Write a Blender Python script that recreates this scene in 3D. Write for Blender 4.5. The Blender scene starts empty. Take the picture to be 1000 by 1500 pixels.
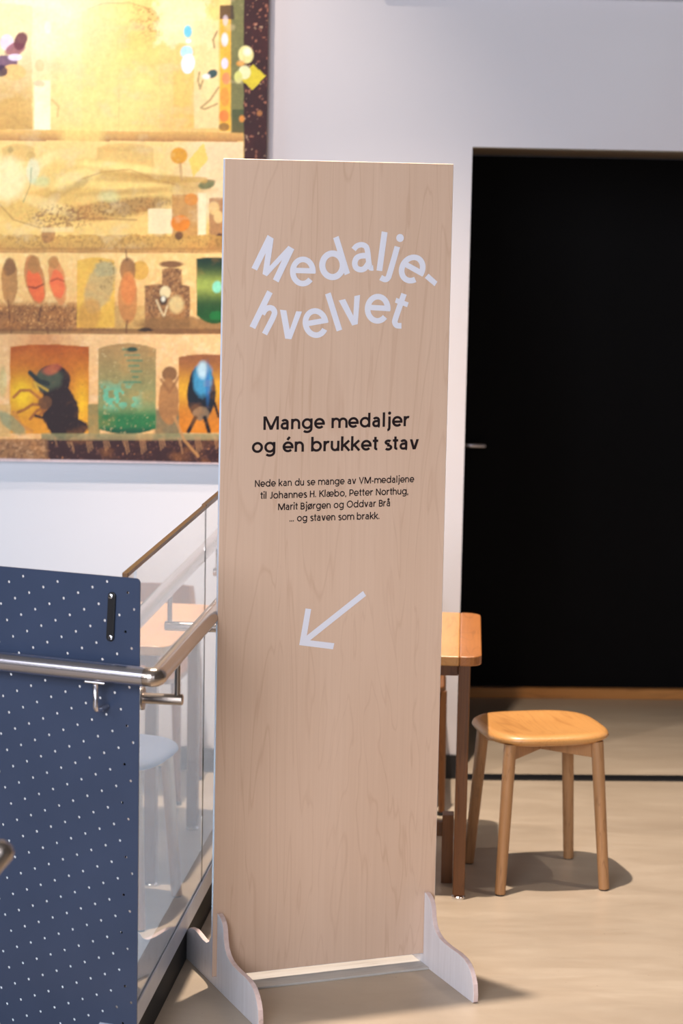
import bpy, bmesh, math, random
import numpy as np
from mathutils import Vector, Matrix
random.seed(7)
PI = math.pi
SC = bpy.context.scene
COL = SC.collection

# ------------------------------------------------------------------ camera
F_PX = 3400.0; CAM_H = 2.1; HORIZON = 283.0; ROLL = 0.0195
PITCH = math.atan((750 - HORIZON) / F_PX)
FW = Vector((0, math.cos(PITCH), -math.sin(PITCH)))
R0 = Vector((1, 0, 0)); U0 = R0.cross(FW)
RT = R0 * math.cos(ROLL) + U0 * math.sin(ROLL)
UP = -R0 * math.sin(ROLL) + U0 * math.cos(ROLL)
CAM = Vector((0, 0, CAM_H))
cd = bpy.data.cameras.new('camera'); cam = bpy.data.objects.new('camera', cd); COL.objects.link(cam)
m = Matrix((RT, UP, -FW)).transposed().to_4x4(); m.translation = CAM
cam.matrix_world = m
cd.sensor_fit = 'VERTICAL'; cd.sensor_height = 36.0; cd.sensor_width = 24.0
cd.lens = F_PX / 1500 * 36.0; cd.clip_start = 0.05; cd.clip_end = 100
cd.dof.use_dof = True; cd.dof.focus_distance = 6.05; cd.dof.aperture_fstop = 3.4
SC.camera = cam

# ------------------------------------------------------------------ light
SC.view_settings.view_transform = 'Standard'; SC.view_settings.look = 'None'
SC.view_settings.exposure = 0.0; SC.view_settings.gamma = 1.0
SC.view_settings.use_curve_mapping = False
wd = bpy.data.worlds.new('world'); SC.world = wd; wd.use_nodes = True
wd.node_tree.nodes['Background'].inputs[0].default_value = (0.62, 0.72, 1.0, 1)
wd.node_tree.nodes['Background'].inputs[1].default_value = 0.3

def lamp(kind, name, loc, target, power, color, **kw):
    d = bpy.data.lights.new(name, kind); o = bpy.data.objects.new(name, d); COL.objects.link(o)
    o.location = loc; d.energy = power; d.color = color
    o.rotation_euler = (Vector(target) - Vector(loc)).to_track_quat('-Z', 'Y').to_euler()
    for k, v in kw.items(): setattr(d, k, v)
    return o
# daylight from the glazed front behind the photographer
lamp('AREA', 'daylight_front', (-0.6, -3.3, 2.4), (-0.2, 8, 1.6), 120, (0.86, 0.90, 1.0), shape='RECTANGLE', size=5.6, size_y=3.4)
# daylight falling into the stair well from the left
lamp('AREA', 'daylight_stairwell', (-4.2, 6.6, -1.9), (-0.5, 8.0, -0.9), 230, (0.50, 0.79, 1.0), shape='RECTANGLE', size=2.4, size_y=1.4)
lamp('AREA', 'daylight_left', (-2.0, -0.9, 3.2), (-0.1, 6.2, 1.0), 340, (0.86, 0.90, 1.0), shape='RECTANGLE', size=2.6, size_y=2.6)
lamp('AREA', 'daylight_side', (-4.4, 1.8, 3.3), (-0.4, 5.4, 1.0), 110, (0.88, 0.90, 1.0), shape='RECTANGLE', size=3.0, size_y=1.7)
WARM = (1.0, 0.84, 0.70)
SPOTS = [((0.0, 6.45, 4.5), (0.35, 6.75, 0), 1180, 1.25),
         ((-0.95, 6.85, 4.5), (-0.85, 8.15, 1.9), 225, 1.15),
         ((2.1, 6.3, 4.5), (2.0, 6.3, 0), 140, 1.3)]
for i, (loc, tgt, p, ang) in enumerate(SPOTS):
    lamp('SPOT', 'ceiling_spot', loc, tgt, p, WARM, spot_size=ang, spot_blend=0.75, shadow_soft_size=0.035)

# ------------------------------------------------------------------ helpers: pixel on a known plane -> point
def ray(x, y): return FW + RT * ((x - 500) / F_PX) - UP * ((y - 750) / F_PX)
def at_z(x, y, z=0.0):
    d = ray(x, y); return CAM + d * ((z - CAM_H) / d.z)
def at_plane(x, y, p0, dv):
    n = Vector((-dv[1], dv[0], 0)); d = ray(x, y)
    return CAM + d * ((Vector(p0) - CAM).dot(n) / d.dot(n))
def to_px(P):
    d = Vector(P) - CAM; z = d.dot(FW)
    return 500 + F_PX * d.dot(RT) / z, 750 - F_PX * d.dot(UP) / z
def lin(c):
    return tuple(((v / 255) / 12.92 if v / 255 <= .04045 else ((v / 255 + .055) / 1.055) ** 2.4) for v in c)

# ------------------------------------------------------------------ materials
class NT:
    def __init__(s, name):
        s.m = bpy.data.materials.new(name); s.m.use_nodes = True; s.t = s.m.node_tree
        s.b = s.t.nodes['Principled BSDF']
    def n(s, typ, **kw):
        x = s.t.nodes.new(typ)
        for k, v in kw.items():
            if k.startswith('i_'):
                x.inputs[k[2:].replace('_', ' ')].default_value = v
            else: setattr(x, k, v)
        return x
    def l(s, a, b): s.t.links.new(a, b)
    def ramp(s, src, stops):
        r = s.n('ShaderNodeValToRGB'); e = r.color_ramp.elements
        while len(e) < len(stops): e.new(0.5)
        for q, (p, c) in zip(e, stops): q.position = p; q.color = (*c, 1) if len(c) == 3 else c
        s.l(src, r.inputs[0]); return r.outputs[0]
    def coords(s, scale=(1, 1, 1), kind='Object', rot=(0, 0, 0)):
        tc = s.n('ShaderNodeTexCoord'); mp = s.n('ShaderNodeMapping')
        mp.inputs['Scale'].default_value = scale; mp.inputs['Rotation'].default_value = rot
        s.l(tc.outputs[kind], mp.inputs[0]); return mp.outputs[0]
    def noise(s, vec, scale, detail=4, rough=.5, dist=0):
        x = s.n('ShaderNodeTexNoise', i_Scale=scale, i_Detail=detail, i_Roughness=rough, i_Distortion=dist)
        s.l(vec, x.inputs['Vector']); return x.outputs[0]
    def mix(s, fac, a, b, mode='MIX'):
        x = s.n('ShaderNodeMix', data_type='RGBA', blend_type=mode)
        for sock, v in ((0, fac), (6, a), (7, b)):
            if isinstance(v, (int, float)): x.inputs[sock].default_value = v
            elif isinstance(v, tuple): x.inputs[sock].default_value = (*v, 1)
            else: s.l(v, x.inputs[sock])
        return x.outputs[2]
    def math(s, op, a, b=0.0, c=0.0):
        x = s.n('ShaderNodeMath', operation=op)
        for i, v in enumerate((a, b, c)):
            if isinstance(v, (int, float)): x.inputs[i].default_value = v
            else: s.l(v, x.inputs[i])
        return x.outputs[0]
    def bump(s, h, strength=.2, dist=.002):
        x = s.n('ShaderNodeBump', i_Strength=strength, i_Distance=dist)
        s.l(h, x.inputs['Height']); s.l(x.outputs[0], s.b.inputs['Normal'])
    def base(s, c):
        if isinstance(c, tuple): s.b.inputs['Base Color'].default_value = (*c, 1)
        else: s.l(c, s.b.inputs['Base Color'])
    def set(s, **kw):
        for k, v in kw.items(): s.b.inputs[k.replace('_', ' ')].default_value = v
        return s

def veneer(name, c_light, c_mid, c_dark, scale=(3.2, 3.2, .55), lines=13, rough=.5, flecks=True, coat=0.0, kind='Object', fine=(90, 90, 3)):
    t = NT(name); v = t.coords(scale, kind)
    n1 = t.noise(v, 1.0, 3, .5, .7)
    c = t.math('PINGPONG', t.math('MULTIPLY', n1, lines), .5)
    c2 = t.ramp(c, [(0.0, c_dark), (0.10, c_mid), (0.6, c_mid), (1.0, c_light)])
    big = t.noise(t.coords((5, 5, .5), kind), 1.0, 4, .55)
    col = t.mix(t.math('MULTIPLY', t.ramp(big, [(.35, (0, 0, 0)), (.7, (1, 1, 1))]), .55), c2, c_light)
    fib = t.noise(t.coords(fine, kind), 1.0, 3, .6)
    col = t.mix(.20, col, t.ramp(fib, [(.3, c_dark), (.7, c_light)]))
    if flecks:
        fl = t.noise(t.coords((230, 230, 26), kind), 1.0, 1, .5)
        col = t.mix(t.math('MULTIPLY', t.ramp(fl, [(.73, (0, 0, 0)), (.79, (1, 1, 1))]), .35), col, c_dark)
    t.base(col); t.set(Roughness=rough, Coat_Weight=coat, Coat_Roughness=.25)
    t.bump(fib, .05, .0006)
    return t.m
def plain(name, c, rough=.5, metal=0.0, var=.06, vs=9.0, **kw):
    t = NT(name); v = t.coords((vs, vs, vs)); n = t.noise(v, 1.0, 5, .6)
    a = tuple(min(1, q * (1 + var)) for q in c); b = tuple(q * (1 - var) for q in c)
    t.base(t.ramp(n, [(.3, b), (.7, a)])); t.set(Roughness=rough, Metallic=metal, **kw)
    return t.m
M = {}
M['birch'] = veneer('birch_veneer', lin((228, 197, 173)), lin((216, 183, 157)), lin((203, 167, 140)), rough=.48, scale=(9, 9, .85), lines=9, fine=(130, 130, 2.2))
M['oak'] = veneer('oiled_oak', lin((210, 156, 92)), lin((194, 139, 78)), lin((170, 116, 62)), scale=(9, 1.0, 9), lines=10, rough=.38, coat=.25, fine=(160, 6, 160))
M['oak_dark'] = veneer('oak_end_board', lin((186, 122, 66)), lin((168, 106, 54)), lin((128, 76, 36)), scale=(9, 1.2, 9), lines=12, rough=.38, coat=.25, fine=(160, 6, 160))
M['shaded_brown_oak'] = veneer('shaded_brown_oak', lin((128, 82, 40)), lin((112, 68, 32)), lin((80, 46, 20)), scale=(16, 16, 1.4), lines=8, rough=.45, coat=.15)  # brown oak darkened: the sign's shade is put into the colour
M['stool_leg'] = veneer('pale_oak_leg', lin((184, 138, 94)), lin((166, 122, 80)), lin((126, 88, 54)), scale=(16, 16, 1.4), lines=8, rough=.45)
M['white_vinyl'] = plain('white_vinyl', lin((232, 232, 242)), .45, var=.01)
M['dark_vinyl'] = plain('dark_vinyl', lin((26, 8, 12)), .5, var=.02)
M['white_edge'] = plain('white_painted_edge', lin((222, 220, 228)), .5, var=.04)
M['black'] = plain('black_rubber', (.006, .006, .008), .45)
M['wall'] = None
t = NT('painted_wall'); n = t.noise(t.coords((60, 60, 60)), 1, 3); t.base(t.mix(.5, t.ramp(t.noise(t.coords((1.2, 1.2, 1.2)), 1, 3), [(.3, lin((202, 196, 200))), (.7, lin((208, 203, 206)))]), lin((205, 200, 203))))
t.set(Roughness=.75); t.bump(n, .06, .001); M['wall'] = t.m
M['upper'] = plain('grey_upper_wall', lin((176, 172, 182)), .7)
M['ceil'] = plain('ceiling_paint', lin((128, 126, 124)), .8)
M['hall'] = plain('hall_wall_cladding', lin((104, 98, 92)), .7)
# floor: sealed screed with cloudy trowel marks
t = NT('sealed_screed'); v = t.coords((1, 1, 1), 'Object')
a = t.noise(t.coords((.9, 2.4, 1), 'Object', (0, 0, .35)), 1.4, 6, .6, .8); b = t.noise(t.coords((2, 9, 1), 'Object', (0, 0, .1)), 1.6, 6, .6, 1.2)
col = t.ramp(a, [(.3, lin((164, 149, 131))), (.55, lin((180, 165, 146))), (.75, lin((193, 179, 160)))])
col = t.mix(t.math('MULTIPLY', t.ramp(b, [(.42, (1, 1, 1)), (.62, (0, 0, 0))]), .20), col, lin((158, 138, 116)))
sp = t.noise(v, 85, 2, .5); col = t.mix(t.math('MULTIPLY', t.ramp(sp, [(.74, (0, 0, 0)), (.78, (1, 1, 1))]), .5), col, lin((112, 90, 72)))
t.base(col); t.l(t.ramp(b, [(.3, (.30,) * 3), (.7, (.42,) * 3)]), t.b.inputs['Roughness'])
t.bump(t.noise(v, 14, 4, .6), .05, .002); M['floor'] = t.m
# whitewashed plywood
t = NT('whitewashed_plywood'); g = t.noise(t.coords((60, 60, 4)), 1, 4, .6); g2 = t.noise(t.coords((9, 9, 9)), 1, 5, .7)
col = t.ramp(g, [(.3, lin((222, 219, 223))), (.7, lin((232, 230, 235)))])
col = t.mix(t.math('MULTIPLY', t.ramp(g2, [(.62, (0, 0, 0)), (.72, (1, 1, 1))]), .25), col, lin((170, 160, 158)))
t.base(col); t.set(Roughness=.55); M['wash'] = t.m
M['plank'] = veneer('grey_washed_plank', lin((196, 191, 184)), lin((186, 181, 174)), lin((160, 152, 144)), scale=(1.5, 20, 20), lines=6, fine=(4, 120, 120))
t = NT('worn_plywood_edge'); tc = t.coords((12, 12, 12)); g = t.noise(tc, 1, 4, .7)
col = t.ramp(g, [(.30, lin((228, 206, 202))), (.60, lin((208, 184, 178))), (.68, lin((160, 130, 116))), (.74, lin((70, 56, 60)))])
t.base(col); t.set(Roughness=.6); M['ply_edge'] = t.m
# metals
def brushed(name, c, rough, axis=(300, 300, 6)):
    t = NT(name); g = t.noise(t.coords(axis), 1, 3, .6)
    t.base(t.ramp(g, [(.3, tuple(q * .9 for q in c)), (.7, c)])); t.set(Metallic=1.0)
    t.l(t.ramp(g, [(.3, (rough - .05,) * 3), (.7, (rough + .06,) * 3)]), t.b.inputs['Roughness']); return t.m
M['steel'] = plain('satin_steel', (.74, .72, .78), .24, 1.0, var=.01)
M['steel_warm'] = plain('satin_steel_brown_reflection', (.52, .44, .38), .22, 1.0, var=.02)  # steel darkened to brown: the board's reflection is put into the colour
M['chrome'] = brushed('chrome', (.8, .8, .82), .12)
M['cap'] = brushed('brown_metal_cap', (.16, .09, .05), .35)
M['channel'] = plain('grey_channel', lin((206, 212, 226)), .3, .0)
M['channel_dark'] = plain('dark_channel_side', lin((14, 13, 14)), .7)
t = NT('navy_sheet_paint'); g = t.noise(t.coords((4, 4, 4)), 1, 5, .6); sc = t.noise(t.coords((3, 3, 90), 'Object', (0, .6, .3)), 3, 2, .5, 2)
col = t.ramp(g, [(.3, lin((52, 64, 88))), (.7, lin((58, 70, 95)))])
col = t.mix(t.math('MULTIPLY', t.ramp(sc, [(.80, (0, 0, 0)), (.83, (1, 1, 1))]), .2), col, lin((130, 136, 150)))
t.base(col); t.set(Roughness=.30, Coat_Weight=.25, Coat_Roughness=.15); M['navy'] = t.m
M['door'] = plain('black_door_paint', (.0030, .0028, .0032), .55, var=.1)
M['door'].node_tree.nodes['Principled BSDF'].inputs['Specular IOR Level'].default_value = .08
M['taupe'] = plain('taupe_lining', lin((122, 108, 92)), .7)
M['wood_strip'] = veneer('threshold_oak', lin((222, 156, 88)), lin((204, 138, 72)), lin((160, 104, 54)), scale=(1, 9, 9), lines=8, rough=.4, fine=(5, 140, 140))
t = NT('clear_glass'); t.set(Transmission_Weight=1.0, IOR=1.5, Roughness=0.0); t.base((.985, 1.0, .995)); M['glass'] = t.m
M['glass_edge'] = plain('green_glass_edge', (.012, .045, .045), .2)
M['fabric'] = plain('white_cushion', lin((225, 225, 230)), .9)

# ------------------------------------------------------------------ mesh helpers
def mesh_obj(name, verts, faces, mats, parent=None, fmat=None, smooth=False, bevel=0.0, seg=2):
    me = bpy.data.meshes.new(name); me.from_pydata([tuple(v) for v in verts], [], faces)
    mats = mats if isinstance(mats, (list, tuple)) else [mats]
    for k in mats: me.materials.append(k)
    if fmat: me.polygons.foreach_set('material_index', fmat)
    if smooth: me.polygons.foreach_set('use_smooth', [True] * len(me.polygons))
    me.update(); me.validate()
    o = bpy.data.objects.new(name, me); COL.objects.link(o)
    if parent: o.parent = parent
    if bevel:
        b = o.modifiers.new('bevel', 'BEVEL'); b.width = bevel; b.segments = seg; b.limit_method = 'ANGLE'
    return o
def tag(o, label=None, cat=None, group=None, kind=None):
    if label: o['label'] = label
    if cat: o['category'] = cat
    if group: o['group'] = group
    if kind: o['kind'] = kind
    return o
def empty(name, loc=(0, 0, 0), rz=0.0):
    o = bpy.data.objects.new(name, None); COL.objects.link(o); o.location = loc; o.rotation_euler = (0, 0, rz); o.empty_display_size = .1
    return o
class MB:
    def __init__(s): s.v = []; s.f = []; s.m = []
    def add(s, vs, fs, mi=0):
        b = len(s.v); s.v += [Vector(q) for q in vs]; s.f += [tuple(b + i for i in f) for f in fs]; s.m += [mi] * len(fs); return s
    def box(s, x0, x1, y0, y1, z0, z1, mi=0, T=None):
        vs = [Vector((x, y, z)) for z in (z0, z1) for y in (y0, y1) for x in (x0, x1)]
        if T: vs = [T @ q for q in vs]
        return s.add(vs, [(0, 2, 3, 1), (4, 5, 7, 6), (0, 1, 5, 4), (2, 6, 7, 3), (0, 4, 6, 2), (1, 3, 7, 5)], mi)
    def tube(s, pts, rad, n=24, cap=True, mi=0):
        pts = [Vector(p) for p in pts]; rads = rad if isinstance(rad, (list, tuple)) else [rad] * len(pts)
        prev = None; rings = []
        for i, p in enumerate(pts):
            d = ((pts[min(i + 1, len(pts) - 1)] - p).normalized() + (p - pts[max(i - 1, 0)]).normalized())
            d.normalize()
            if prev is None:
                a = d.cross(Vector((0, 0, 1)));
                if a.length < 1e-3: a = d.cross(Vector((0, 1, 0)))
            else: a = prev - d * prev.dot(d)
            a.normalize(); b = d.cross(a); prev = a
            cosv = 1.0
            rings.append([p + (a * math.cos(2 * PI * k / n) + b * math.sin(2 * PI * k / n)) * rads[i] for k in range(n)])
        vs = [q for r in rings for q in r]; fs = []
        for i in range(len(pts) - 1):
            for k in range(n):
                fs.append((i * n + k, i * n + (k + 1) % n, (i + 1) * n + (k + 1) % n, (i + 1) * n + k))
        if cap: fs.append(tuple(reversed(range(n)))); fs.append(tuple((len(pts) - 1) * n + k for k in range(n)))
        return s.add(vs, fs, mi)
    def prism(s, poly, fn, t0, t1, mi_face=0, mi_side=0):
        """poly: 2D outline; fn(u, v, t) -> point; extruded from t0 to t1"""
        n = len(poly); vs = [fn(u, v, t0) for u, v in poly] + [fn(u, v, t1) for u, v in poly]
        b = len(s.v); s.v += [Vector(q) for q in vs]
        s.f += [tuple(b + i for i in reversed(range(n))), tuple(b + n + i for i in range(n))]; s.m += [mi_face] * 2
        for i in range(n):
            j = (i + 1) % n; s.f.append((b + i, b + j, b + n + j, b + n + i)); s.m.append(mi_side)
        return s
    def build(s, name, mats, parent=None, **kw):
        return mesh_obj(name, s.v, s.f, mats, parent, fmat=s.m, **kw)
def shade_auto(o, ang=.6):
    me = o.data
    me.polygons.foreach_set('use_smooth', [True] * len(me.polygons))
    bm = bmesh.new(); bm.from_mesh(me)
    for e in bm.edges:
        if len(e.link_faces) == 2 and e.calc_face_angle(0) > ang: e.smooth = False
    bm.to_mesh(me); bm.free(); return o
def bez(p0, p1, p2, p3, n=8):
    return [tuple((1 - t) ** 3 * a + 3 * (1 - t) ** 2 * t * b + 3 * (1 - t) * t * t * c + t ** 3 * d for a, b, c, d in zip(p0, p1, p2, p3)) for t in [i / n for i in range(n + 1)]]

# ------------------------------------------------------------------ setting
GP = Vector((-0.453, 5.664, 0)); GD = Vector((0.093, 0.9957, 0)).normalized(); GN = Vector((GD.y, -GD.x, 0))   # glass plane; GN points to the floor side
FD = Vector((-0.927, 0.376, 0)).normalized()                                  # direction of the front railing, going left
CORNER = GP + GD * ((5.285 - GP.y) / GD.y)                                     # corner of the stair well
WO = Vector((0.516, 8.24, 0)); WD = Vector((1, .05, 0)).normalized(); WN = Vector((-WD.y, WD.x, 0))
def wallp(x, off=0.0, z=0.0):
    p = WO + WD * ((x - WO.x) / WD.x) + WN * off; return Vector((p.x, p.y, z))
WELL_END = Vector((CORNER.x, CORNER.y, 0)) + FD * 4.2
kerb = GN * 0.0
c1 = CORNER + kerb - Vector((FD.y, -FD.x, 0)) * 0.0
gw = GP + GD * ((8.216 - GP.y) / GD.y) + kerb
mb = MB()
fl = [(-4.6, -3.6), (4.4, -3.6), (4.4, 10.2), (gw.x + .3, 10.2), (gw.x + .3, 8.26), (gw.x, gw.y), (c1.x, c1.y), (WELL_END.x, WELL_END.y), (-4.6, WELL_END.y)]
mb.prism(fl, lambda u, v, t: (u, v, t), -0.30, 0.0, 0, 0)
o = mb.build('floor', M['floor']); tag(o, kind='structure')
o.data.materials.append(M['wall'])
for p in o.data.polygons:
    if abs(p.normal.z) < .5: p.material_index = 1
# back wall with the door recess
XL, XR, ZT = 0.434, 2.15, 2.270
mb = MB()
T = Matrix((( WD.x, WN.x, 0, WO.x), (WD.y, WN.y, 0, WO.y), (0, 0, 1, 0), (0, 0, 0, 1)))
w = lambda x: (x - WO.x) / WD.x
mb.box(w(-4.7), w(XL), 0, .2, -3.2, 5.0, T=T); mb.box(w(XL), w(XR), 0, .2, ZT, 5.0, T=T); mb.box(w(XR), w(4.5), 0, .2, 0, 5.0, T=T)
o = mb.build('wall_back', M['wall']); tag(o, kind='structure')
mb = MB(); DN = 1.385
mb.box(w(XL) - .35, w(XL) - .0, .2, DN + .3, 0, ZT + .2, T=T); mb.box(w(XR), w(XR) + .2, .2, DN + .3, 0, ZT + .2, T=T)
o = mb.build('wall_recess', M['taupe']); tag(o, kind='structure')
mb = MB(); mb.box(w(XL), w(XR), .001, DN + .3, ZT - .004, ZT + .1, T=T)
o = mb.build('trim_1', M['taupe']); tag(o, kind='structure')
# black double door filling the end of the recess, with lever handle
door = empty('door_1', wallp(XL, DN), math.atan2(WD.y, WD.x)); tag(door, kind='structure')
TL = lambda: None
mb = MB(); mb.box(.000, 1.245, 0, .045, .045, ZT - .006); mb.build('door_leaf', M['door'], door, bevel=.002)
mb = MB(); mb.box(1.25, 1.71, 0, .045, .045, ZT - .006); mb.build('door_leaf', M['door'], door, bevel=.002)
hx = .085
mb = MB(); mb.tube([(hx, 0.0, 1.075), (hx, -.055, 1.075)], .009); mb.tube([(hx - .005, -.05, 1.075), (hx + .135, -.05, 1.073), (hx + .143, -.046, 1.073)], [.0105, .0105, .006])
mb.tube([(hx, 0, 1.075), (hx, -.008, 1.075)], .026)
h = mb.build('door_handle', M['steel'], door, smooth=True)
mb = MB(); mb.box(w(XL), w(XR), DN - .03, DN + .06, 0.0, .042, T=T); o = mb.build('trim_2', M['wood_strip'], bevel=.003); tag(o, kind='structure')
mb = MB(); mb.box(w(XL), w(XR), -.030, .034, 0.0, .008, T=T); o = mb.build('trim_3', M['black']); tag(o, kind='structure')
mb = MB(); mb.box(w(-.2), w(XL), -.014, -.0005, 0, .088, T=T); o = mb.build('baseboard_back', M['black'], bevel=.002); tag(o, kind='structure')
mb = MB(); mb.box(w(.1), w(4.4), -.03, -.0005, 2.787, 4.99, T=T); o = mb.build('trim_4', M['upper']); tag(o, kind='structure')
# shell of the hall, open glazed front behind the photographer
mb = MB(); mb.box(-4.8, -4.6, -3.8, 8.3, -3.2, 5.0); tag(mb.build('wall_left', M['hall']), kind='structure')
mb = MB(); mb.box(4.4, 4.6, -3.8, 10.4, 0, 5.0); tag(mb.build('wall_right', M['hall']), kind='structure')
mb = MB(); mb.box(-4.8, 4.6, -3.8, 10.4, 5.0, 5.2); tag(mb.build('ceiling', M['ceil']), kind='structure')
mb = MB(); mb.box(-4.6, -3.6, -3.8, -3.6, 0, 5.0); mb.box(2.6, 4.4, -3.8, -3.6, 0, 5); mb.box(-3.6, 2.6, -3.8, -3.6, 0, .5); mb.box(-3.6, 2.6, -3.8, -3.6, 4.4, 5)
tag(mb.build('wall_front', M['hall']), kind='structure')
win = empty('window_1', (-.5, -3.7, .5)); tag(win, kind='structure')
for k in range(5):
    mb = MB(); x = -3.08 + k * 1.54; mb.box(x - .02, x + .02, -.05, .05, .0, 3.9); mb.build('mullion', M['black'], win)
mb = MB(); mb.box(-4.6, gw.x + .05, WELL_END.y - 1.6, 8.4, -3.3, -3.2); tag(mb.build('floor_lower', M['floor']), kind='structure')
mb = MB(); mb.box(gw.x + .02, gw.x + .2, 4.6, 8.1, -3.2, -.301); tag(mb.build('wall_well', M['wall']), kind='structure')

# ------------------------------------------------------------------ painting
class Painter:
    def __init__(s, X, Y, col): s.X, s.Y = X, Y; s.c = np.tile(np.array(lin(col)), (len(X), 1))
    def hash(s, a, b, seed):
        h = np.sin(a * 127.1 + b * 311.7 + seed * 74.7) * 43758.5453; return h - np.floor(h)
    def noise(s, sx, sy, seed=0, octv=4):
        v = np.zeros(len(s.X)); amp = .5; tot = 0
        for o_ in range(octv):
            x = s.X / sx * 2 ** o_; y = s.Y / sy * 2 ** o_; i = np.floor(x); j = np.floor(y); u = x - i; w_ = y - j
            u = u * u * (3 - 2 * u); w_ = w_ * w_ * (3 - 2 * w_)
            q = [s.hash(i + a, j + b, seed + o_) for a, b in ((0, 0), (1, 0), (0, 1), (1, 1))]
            v += amp * ((q[0] * (1 - u) + q[1] * u) * (1 - w_) + (q[2] * (1 - u) + q[3] * u) * w_); tot += amp; amp *= .55
        return v / tot
    def put(s, mask, col, alpha=1.0):
        a = (np.clip(mask, 0, 1) * alpha)[:, None]; s.c = s.c * (1 - a) + np.array(lin(col)) * a
    def ell(s, cx, cy, rx, ry, col, alpha=1.0, rot=0, soft=1.5, tex=0.0, seed=1):
        r = math.radians(rot); dx, dy = s.X - cx, s.Y - cy
        u = dx * math.cos(r) + dy * math.sin(r); v = -dx * math.sin(r) + dy * math.cos(r)
        d = np.sqrt((u / rx) ** 2 + (v / ry) ** 2 + 1e-9)
        if tex: d = d + (s.noise(9, 9, seed) - .5) * tex
        s.put((1 - d) * min(rx, ry) / soft + .5, col, alpha)
    def box(s, x0, x1, y0, y1, col, alpha=1.0, soft=1.2, top=0.0, bot=0.0, tex=0.0, seed=2):
        c = (x0 + x1) / 2; hw = (x1 - x0) / 2; k = ((s.X - c) / hw) ** 2
        wv = (s.noise(14, 14, seed) - .5) * tex
        mk = np.minimum(np.minimum(s.X - x0, x1 - s.X), np.minimum(s.Y - (y0 + top * k), (y1 - bot * k) - s.Y)) + wv
        s.put(mk / soft + .5, col, alpha); return np.clip(mk / soft + .5, 0, 1)
    def band(s, mask, y0, y1, c0, c1, alpha=1.0):
        t_ = np.clip((s.Y - y0) / (y1 - y0), 0, 1)[:, None]
        col = np.array(lin(c0)) * (1 - t_) + np.array(lin(c1)) * t_; a = (mask * alpha)[:, None]; s.c = s.c * (1 - a) + col * a
    def line(s, pts, wd_, col, alpha=1.0):
        best = np.full(len(s.X), 1e9)
        for (x0, y0), (x1, y1) in zip(pts, pts[1:]):
            dx, dy = x1 - x0, y1 - y0; L = dx * dx + dy * dy
            t_ = np.clip(((s.X - x0) * dx + (s.Y - y0) * dy) / L, 0, 1)
            best = np.minimum(best, np.hypot(s.X - x0 - t_ * dx, s.Y - y0 - t_ * dy))
        s.put((wd_ / 2 - best) + .5, col, alpha)
    def speck(s, mask, col, sc, thr, seed, alpha=1.0):
        n_ = s.noise(sc, sc, seed, 2); s.put(mask * np.clip((n_ - thr) / .05, 0, 1), col, alpha)

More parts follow.
